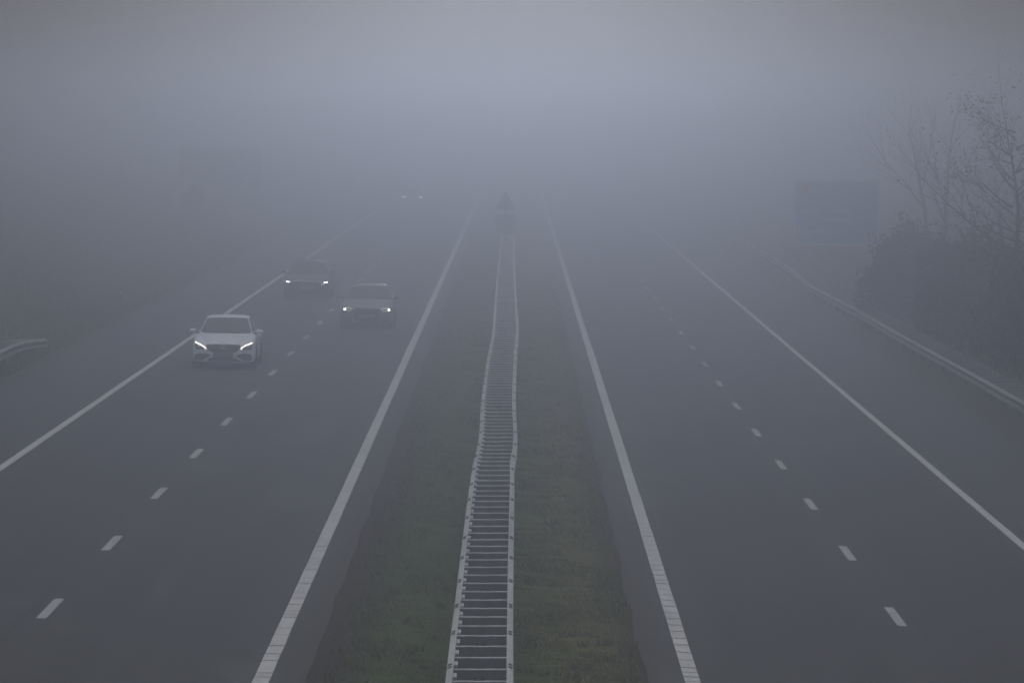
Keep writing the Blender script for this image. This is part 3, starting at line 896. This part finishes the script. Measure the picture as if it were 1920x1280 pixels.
def car_shell(root, paint, L, w, hood_front, hood_rear, belt, roof, ws_base, ws_top, rw_top, rw_base, deck, top_hw, r_f=.95, nose=.0, tail_z=.95):
    sec = []
    zb = .19
    # y, width factor, zb, zm, zs, zt, crown
    for y, kw, b, zm, zs, zt, cr in ((0.00, .86, .21, .42, hood_front - .16, hood_front - .10, .015), (.035, .925, .185, .42, hood_front - .12, hood_front - .045, .02), (.12, .965, .175, .43, hood_front - .09, hood_front, .025),
                                     (.34, .99, .175, .45, hood_front - .02, hood_front + .065, .03), (.72, 1.0, .19, .47, (hood_front + hood_rear) / 2 - .03, (hood_front * .4 + hood_rear * .6), .035),
                                     (ws_base, 1.0, .2, .5, belt - .05, hood_rear, .03), (ws_base + .5, .995, .2, .5, belt - .04, belt, .01), (L * .55, .995, .2, .52, belt - .02, belt + .015, .0),
                                     (rw_base - .25, 1.0, .2, .54, belt, belt + .03, .0), (rw_base + .05, .995, .21, .55, deck - .06, deck, .02), (L - .22, .95, .23, .55, deck - .09, deck - .01, .02), (L - .06, .87, .27, .55, deck - .13, deck - .05, .015), (L, .76, .33, .55, deck - .2, deck - .13, .01)):
        sec.append(body_section(y, w * kw, b, zm, zs, zt, cr))
    bm = bmesh.new(); loft(bm, sec)
    body = subsurf(bm, 'body', paint, root, 2)
    # cabin: rings by height
    bm = bmesh.new(); lv = []
    def ring(z, yf, yr, hw, pinch=.06):
        half = [(hw * .30, yf), (hw * .78, yf + .05), (hw * .97, yf + .22), (hw, yf * .65 + yr * .35), (hw, yf * .4 + yr * .6), (hw * .97, yr - .25), (hw * .8, yr - .05), (hw * .3, yr)]
        return [(x, y, z) for x, y in half] + [(-x, y, z) for x, y in half[::-1]]
    bw = w * .91
    lv.append(ring(belt - .10, ws_base - .12, rw_base + .12, bw + .01))
    lv.append(ring(belt - .01, ws_base + .02, rw_base, bw))
    def mixr(t): return (ws_base + .02 + (ws_top - ws_base - .02) * t, rw_base + (rw_top - rw_base) * t, bw + (top_hw - bw) * t)
    for t in (.35, .7, .93):
        yf, yr, hw = mixr(t); lv.append(ring(belt + (roof - .05 - belt) * t, yf, yr, hw + .012 * (1 - abs(2 * t - 1))))
    lv.append(ring(roof - .035, ws_top + .05, rw_top - .03, top_hw - .02))
    lv.append(ring(roof - .004, ws_top + .28, rw_top - .25, top_hw * .82))
    rings = [[bm.verts.new(p) for p in s] for s in lv]; n = 16
    for a, b in zip(rings, rings[1:]):
        for k in range(n): bm.faces.new((a[k], a[(k + 1) % n], b[(k + 1) % n], b[k]))
    for r in (rings[0], rings[-1]):
        for k in range(7): bm.faces.new((r[k], r[k + 1], r[n - 2 - k], r[n - 1 - k]))
    cabin = subsurf(bm, 'roof', paint, root, 2)
    T = bvh_of([body, cabin]); TC = bvh_of([cabin]); TB = bvh_of([body])
    zlo, zhi = belt + .035, roof - .075
    yf0 = lambda z: ws_base + (ws_top - ws_base) * (z - belt) / (roof - .05 - belt)
    # windscreen + wipers
    gl = patch('windscreen', TC, [(-bw + .13, zlo - .03), (bw - .13, zlo - .03), (bw - .1, zlo + .03), (top_hw - .045, zhi), (top_hw * .5, zhi + .018), (-top_hw * .5, zhi + .018), (-top_hw + .045, zhi), (-bw + .1, zlo + .03)], M['glass'], root, 'F', .006, .012, 3)
    for a, b in (((-.55, zlo - .01), (.02, zlo + .03)), ((.0, zlo - .01), (.56, zlo + .03))):
        patch('wiper', T, stroke([a, b], .014), M['black'], root, 'F', .02, .012, 1)
    patch('rear_window', TC, [(-bw + .16, belt + .07), (bw - .16, belt + .07), (top_hw - .07, zhi - .01), (-top_hw + .07, zhi - .01)], M['glass'], root, 'B', .006, .012, 3)
    for ax, in (('S',), ('L',)):
        yr0 = lambda z: rw_base + (rw_top - rw_base) * (z - belt) / (roof - .05 - belt)
        mid = (ws_base + rw_base) / 2 - .05
        patch('side_window', TC, [(yf0(zlo) + .30, zlo + .0), (mid - .03, zlo + .015), (mid - .03, zhi), (yf0(zhi) + .26, zhi - .01)], M['glass'], root, ax, .005, .012, 2)
        patch('side_window', TC, [(mid + .03, zlo + .015), (yr0(zlo) - .42, zlo + .03), (yr0(zhi) - .30, zhi - .03), (mid + .03, zhi)], M['glass'], root, ax, .005, .012, 2)
    # wheel arches and wheels
    wf, wr, r = r_f, L - .98, .325
    for yy in (wf, wr):
        for ax, sd in (('S', 1), ('L', -1)):
            arch = [(yy + (r + .055) * math.cos(R(a)), max(.19, r + (r + .055) * math.sin(R(a)))) for a in range(-25, 206, 11)]
            patch('wheel_arch', TB, arch, M['black'], root, ax, -.003, .02, 2)
            wheel(root, sd * (w - .09), yy, r, sd, M['rim'])
    # door seams and handles
    for ax in 'SL':
        mid = (ws_base + rw_base) / 2 - .05
        for yy in (ws_base + .28, mid, mid + 1.0):
            patch('door_seam', TB, stroke([(yy, .3), (yy + .02, belt - .06)], .012), M['black'], root, ax, .002, .008, 2)
        for yy in (mid - .17, mid + .80):
            patch('door_handle', TB, stroke([(yy - .09, belt - .13), (yy + .09, belt - .12)], .028), paint, root, ax, .022, .03, 1)
    # tail lamps
    for q in ([(w * .45, deck - .2), (w * .88, deck - .2), (w * .86, deck - .1), (w * .45, deck - .12)],):
        patch('tail_lamp', TB, q, M['tail'], root, 'B', .008, .02, 2); patch('tail_lamp', TB, mir(q), M['tail'], root, 'B', .008, .02, 2)
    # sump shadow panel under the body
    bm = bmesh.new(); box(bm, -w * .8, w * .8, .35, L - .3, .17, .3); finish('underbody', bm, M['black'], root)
    return body, cabin, T, TB, TC

def plate_at(T, root, z, mt, hw=.26, hh=.057):
    p = patch('licence_plate', T, [(-hw, z - hh), (hw, z - hh), (hw, z + hh), (-hw, z + hh)], mt, root, 'F', .022, .03, 0)
    # characters are unreadable in the photograph: short smudged marks only
    bm = bmesh.new(); y = min(v.co.y for v in p.data.vertices) - .002
    q = -hw + .05
    while q < hw - .07:
        wd = random.uniform(.03, .05)
        if random.random() < .85: box(bm, q, q + wd * .7, y, y + .0015, z - hh * .55, z + hh * .55)
        q += wd + .018
    finish('plate_marks', bm, M['plate_mark'], p)

def place(root, px, y_ground, lift=0.0, yaw=0.0):
    return root

def white_sedan():
    root = empty('car', (0, 0, 0))
    tag(root, 'white sedan with slanted lit daylight strips, nearest of the oncoming cars', 'car')
    pt = car_paint('white_paint', (.93, .94, 1.0))
    w = .885
    body, cabin, T, TB, TC = car_shell(root, pt, 4.64, w, .72, .93, .95, 1.42, 1.12, 1.98, 3.25, 4.05, .98, .60)
    # grille
    g = patch('grille', TB, [(-.34, .475), (.34, .475), (.42, .53), (.475, .63), (.465, .675), (.25, .69), (-.25, .69), (-.465, .675), (-.475, .63), (-.42, .53)], M['grille'], root, 'F', .004, .03, 2)
    for xx in ((-.46, -.10), (.10, .46)):
        patch('grille_bar', TB, stroke([(xx[0], .588), (xx[1], .588)], .022), M['chrome'], g, 'F', .018, .02, 1)
    ey = TB.ray_cast(Vector((0, -5, .59)), Vector((0, 1, 0)))[0].y - .045
    bm = bmesh.new()
    tube(bm, [(.088 * math.cos(2 * math.pi * k / 28), ey, .59 + .088 * math.sin(2 * math.pi * k / 28)) for k in range(29)], .008, 6, cap=False)
    for k in range(3):
        a_ = R(90 + 120 * k); tube(bm, [(0, ey, .59), (.084 * math.cos(a_), ey, .59 + .084 * math.sin(a_))], [.017, .003], 4)
    finish('emblem', bm, M['chrome'], g)
    patch('bonnet_badge', TB, ring2d(0, .735, .018, 12), M['grille'], root, 'F', .006, .012, 0)
    hl = [(.475, .562), (.55, .545), (.76, .54), (.80, .59), (.805, .69), (.80, .748), (.69, .71), (.56, .645)]
    dr = stroke([(.492, .553), (.515, .59), (.552, .622), (.62, .66), (.70, .697), (.797, .735)], .034)
    for q, d_ in ((hl, dr), (mir(hl), mir(dr))):
        h = patch('headlight', TB, q, M['lens'], root, 'F', .006, .02, 3)
        patch('light_strip', TB, d_, M['drl'], h, 'F', .014, .016, 2)
        sx = 1 if d_ is dr else -1
        patch('projector', TB, ring2d(sx * .68, .61, .045, 16), M['chrome'], h, 'F', .010, .012, 1)
    si = [(.355, .372), (.44, .418), (.587, .435), (.755, .42), (.80, .36), (.805, .29), (.79, .245), (.55, .235), (.465, .305), (.38, .335)]
    for q in (si, mir(si)):
        a = patch('air_intake', TB, q, M['grille'], root, 'F', .005, .03, 3)
    patch('lower_intake', TB, [(-.50, .215), (.50, .215), (.40, .285), (.33, .325), (-.33, .325), (-.40, .285)], M['grille'], root, 'F', .005, .03, 2)
    patch('lip', TB, stroke([(-.5, .207), (.5, .207)], .016), pt, root, 'F', .03, .03, 2)
    for q in ([(.30, .335), (.40, .30), (.47, .245), (.55, .215)],):
        for k in (1, -1):
            patch('splitter_fin', TB, stroke([(k * x, z) for x, z in q], .028), pt, root, 'F', .028, .03, 2)
    patch('plate_mount', TB, [(-.28, .33), (.28, .33), (.28, .475), (-.28, .475)], M['black'], root, 'F', .006, .02, 1)
    plate_at(TB, root, .40, M['plate_grey'])
    for sd in (1, -1): mirror_part(root, sd * .945, 1.42, 1.00, sd, pt)
    for sd in (1, -1): patch('bonnet_crease', TB, stroke([(sd * .42, .745), (sd * .52, .80), (sd * .60, .88)], .008), M['plate_grey'], root, 'F', .0015, .004, 2)
    return root

def hatchback(name_label, paint, lamp, style, L=4.3, roof=1.43):
    root = empty('car', (0, 0, 0))
    tag(root, name_label, 'car')
    w = .892
    body, cabin, T, TB, TC = car_shell(root, paint, L, w, .76, .95, .96, roof, 1.08, 1.86, L - .75, L - .18, .99, .62, r_f=.9)
    if style == 'hex':
        g = patch('grille', TB, [(-.33, .22), (.33, .22), (.42, .44), (.40, .62), (.34, .665), (-.34, .665), (-.40, .62), (-.42, .44)], M['grille'], root, 'F', .005, .03, 2)
        for k in range(4): patch('grille_bar', TB, stroke([(-.37, .30 + .085 * k), (.37, .30 + .085 * k)], .010), M['black'], g, 'F', .016, .014, 1)
        hl = [(.43, .63), (.52, .585), (.78, .59), (.82, .65), (.81, .715), (.70, .725), (.45, .675)]
        dr1 = stroke([(.46, .662), (.60, .690), (.72, .695)], .016); dr2 = stroke([(.53, .612), (.66, .612)], .016)
        for sx in (1, -1):
            q = hl if sx > 0 else mir(hl)
            h = patch('headlight', TB, q, M['lens'], root, 'F', .006, .02, 3)
            patch('low_beam', TB, ring2d(sx * .735, .648, .046, 16), lamp, h, 'F', .014, .016, 1)
            patch('light_strip', TB, dr1 if sx > 0 else mir(dr1), M['drl_soft'], h, 'F', .012, .014, 1)
            patch('light_strip', TB, dr2 if sx > 0 else mir(dr2), M['drl_soft'], h, 'F', .012, .014, 1)
            si = [(.47, .24), (.79, .25), (.81, .40), (.50, .37)]
            a = patch('air_intake', TB, si if sx > 0 else mir(si), M['grille'], root, 'F', .005, .03, 2)
            t_ = stroke([(.47, .425), (.64, .415), (.80, .43)], .018); patch('intake_trim', TB, t_ if sx > 0 else mir(t_), M['chrome'], a, 'F', .012, .012, 2)
            t_ = stroke([(.46, .215), (.80, .225)], .018); patch('intake_trim', TB, t_ if sx > 0 else mir(t_), M['chrome'], a, 'F', .012, .012, 2)
        plate_at(TB, root, .435, M['plate_pale'])
    else:
        g = patch('grille', TB, [(-.47, .60), (.47, .60), (.47, .69), (-.47, .69)], M['grille'], root, 'F', .005, .03, 2)
        patch('grille_bar', TB, stroke([(-.60, .708), (.60, .708)], .014), M['chrome'], g, 'F', .012, .014, 2)
        patch('emblem', TB, ring2d(0, .645, .055, 18), M['chrome'], g, 'F', .014, .016, 0)
        patch('lower_intake', TB, [(-.48, .23), (.48, .23), (.44, .36), (-.44, .36)], M['grille'], root, 'F', .005, .03, 2)
        hl = [(.48, .60), (.76, .61), (.82, .68), (.80, .735), (.62, .73), (.48, .70)]
        for sx in (1, -1):
            h = patch('headlight', TB, hl if sx > 0 else mir(hl), M['lens'], root, 'F', .006, .02, 3)
            lb = [(.645, .645), (.79, .655), (.80, .712), (.66, .70)]
            if lamp is M['lamp_far']: lb = [(.56, .635), (.79, .645), (.81, .712), (.58, .70)]
            patch('low_beam', TB, lb if sx > 0 else mir(lb), lamp, h, 'F', .014, .016, 1)
            st = stroke([(.57, .603), (.66, .632)], .03)
            if sx > 0: patch('light_strip', TB, st, M['drl_soft'], h, 'F', .014, .016, 1)
            fg = [(.55, .30), (.78, .31), (.77, .42), (.58, .40)]
            patch('air_intake', TB, fg if sx > 0 else mir(fg), M['grille'], root, 'F', .005, .03, 2)
        plate_at(TB, root, .46, M['plate_pale'])
    for sd in (1, -1): mirror_part(root, sd * .955, 1.32, 1.02, sd, M['black'])
    return root

M['drl_soft'] = mat('soft_strip', (1, 1, 1), .4, emit=(1.0, .95, .88), emit_s=22)

def put(root, px, py):
    """front contact pixel of the car -> place on the carriageway plane"""
    x = (px - 968) / 1000.0
    z = 0.0
    for _ in range(4):
        d = (CAM_H - z) * 10260 / (py - 215); x = (px - 968) * d / 10260; z = gz(x)
    root.location = (x, d, z + .004)
    root.rotation_euler = (0, R(.98), 0)
    print('car', x, d)

put(white_sedan(), 417.5, 692)
put(hatchback('grey hatchback with small round warm headlights in the inner lane', car_paint('grey_paint', (.22, .23, .24), .2, .35), M['lamp_warm'], 'hex', 4.3, 1.43), 687, 617)
put(hatchback('dark grey car with rectangular white headlights in the outer lane, behind the white sedan', car_paint('dark_paint', (.06, .064, .068), .2, .35), M['lamp_cool'], 'bar', 4.6, 1.47), 574.5, 562)
put(hatchback('faint car far down the road, only its two headlights showing in the fog', car_paint('dim_paint', (.16, .165, .17), .3, .35), M['lamp_far'], 'bar', 4.5, 1.47), 773, 386)

# ------------------------------------------------------------------ haze, sky, sun, camera
SUN_EL, SUN_AZ = 4.9, 0.0            # degrees; azimuth measured from +Y towards +X
def haze():
    bm = bmesh.new(); box(bm, -150, 150, -40, 995, -2.0, 10.6)
    m = bpy.data.materials.new('haze'); m.use_nodes = True
    nt = m.node_tree; nt.nodes.clear()
    out = nt.nodes.new('ShaderNodeOutputMaterial'); v = nt.nodes.new('ShaderNodeVolumePrincipled')
    v.inputs['Color'].default_value = (0.84, 0.885, 1.0, 1)
    v.inputs['Density'].default_value = HAZE_D
    v.inputs['Anisotropy'].default_value = HAZE_G
    nt.links.new(v.outputs['Volume'], out.inputs['Volume'])
    o = finish('haze', bm, m); tag(o, 'dense grey blue fog lying over the whole motorway', 'fog', kind='stuff')
HAZE_D, HAZE_G = 0.0074, 0.94
haze()

CLOUD_K, CLOUD_S, CLOUD_C = 1.6, 20.0, (0.96, 0.97, 1.0)
wd = bpy.data.worlds.new('World'); sc.world = wd; wd.use_nodes = True
nt = wd.node_tree; bg = nt.nodes['Background']
sky = nt.nodes.new('ShaderNodeTexSky'); sky.sky_type = 'NISHITA'; sky.sun_disc = False
sky.sun_elevation = R(SUN_EL); sky.sun_rotation = R(SUN_AZ)
sky.air_density = 1.0; sky.dust_density = 1.0; sky.ozone_density = 4.0
nt.links.new(sky.outputs[0], bg.inputs['Color'])
bg.inputs['Strength'].default_value = 0.05
# closed cloud deck above the fog: brightest overhead, dim at the horizon (an overcast sky)
tc = nt.nodes.new('ShaderNodeTexCoord'); sx = nt.nodes.new('ShaderNodeSeparateXYZ')
nt.links.new(tc.outputs['Generated'], sx.inputs[0])
mx = nt.nodes.new('ShaderNodeMath'); mx.operation = 'MAXIMUM'; mx.inputs[1].default_value = 0.0
nt.links.new(sx.outputs[2], mx.inputs[0])
pw = nt.nodes.new('ShaderNodeMath'); pw.operation = 'POWER'; pw.name = 'overcast_power'; pw.inputs[1].default_value = CLOUD_K
nt.links.new(mx.outputs[0], pw.inputs[0])
ml = nt.nodes.new('ShaderNodeMath'); ml.operation = 'MULTIPLY'; ml.name = 'overcast_strength'; ml.inputs[1].default_value = CLOUD_S
nt.links.new(pw.outputs[0], ml.inputs[0])
bg2 = nt.nodes.new('ShaderNodeBackground'); bg2.name = 'cloud'; bg2.inputs['Color'].default_value = (*CLOUD_C, 1)
nt.links.new(ml.outputs[0], bg2.inputs['Strength'])
ad = nt.nodes.new('ShaderNodeAddShader')
nt.links.new(bg.outputs[0], ad.inputs[0]); nt.links.new(bg2.outputs[0], ad.inputs[1])
nt.links.new(ad.outputs[0], nt.nodes['World Output'].inputs['Surface'])

sl = bpy.data.lights.new('sun', 'SUN'); sl.energy = 0.62; sl.angle = R(2.0); sl.color = (.92, .95, 1.0)
so = bpy.data.objects.new('sun', sl); COL.objects.link(so)
dv = Vector((math.sin(R(SUN_AZ)) * math.cos(R(SUN_EL)), math.cos(R(SUN_AZ)) * math.cos(R(SUN_EL)), math.sin(R(SUN_EL))))
so.rotation_euler = dv.to_track_quat('Z', 'Y').to_euler()

cam = bpy.data.cameras.new('camera'); co = bpy.data.objects.new('camera', cam); COL.objects.link(co)
cam.sensor_width = 36; cam.lens = 10260 * 36 / 1920; cam.sensor_fit = 'HORIZONTAL'
cam.clip_start = 0.5; cam.clip_end = 3000
co.location = (0, 0, CAM_H)
co.rotation_euler = (R(90) - math.atan(425 / 10260), 0, math.atan(8 / 10260))
sc.camera = co

sc.view_settings.view_transform = 'Standard'; sc.view_settings.look = 'None'
sc.view_settings.exposure = -4.25; sc.view_settings.gamma = 1.0
sc.render.engine = 'CYCLES'
sc.cycles.use_denoising = True; sc.cycles.use_adaptive_sampling = False
try: sc.cycles.denoiser = 'OPENIMAGEDENOISE'
except Exception: pass
sc.cycles.max_bounces = 8; sc.cycles.volume_bounces = 3; sc.cycles.diffuse_bounces = 2; sc.cycles.glossy_bounces = 2
sc.cycles.sample_clamp_indirect = 150.0
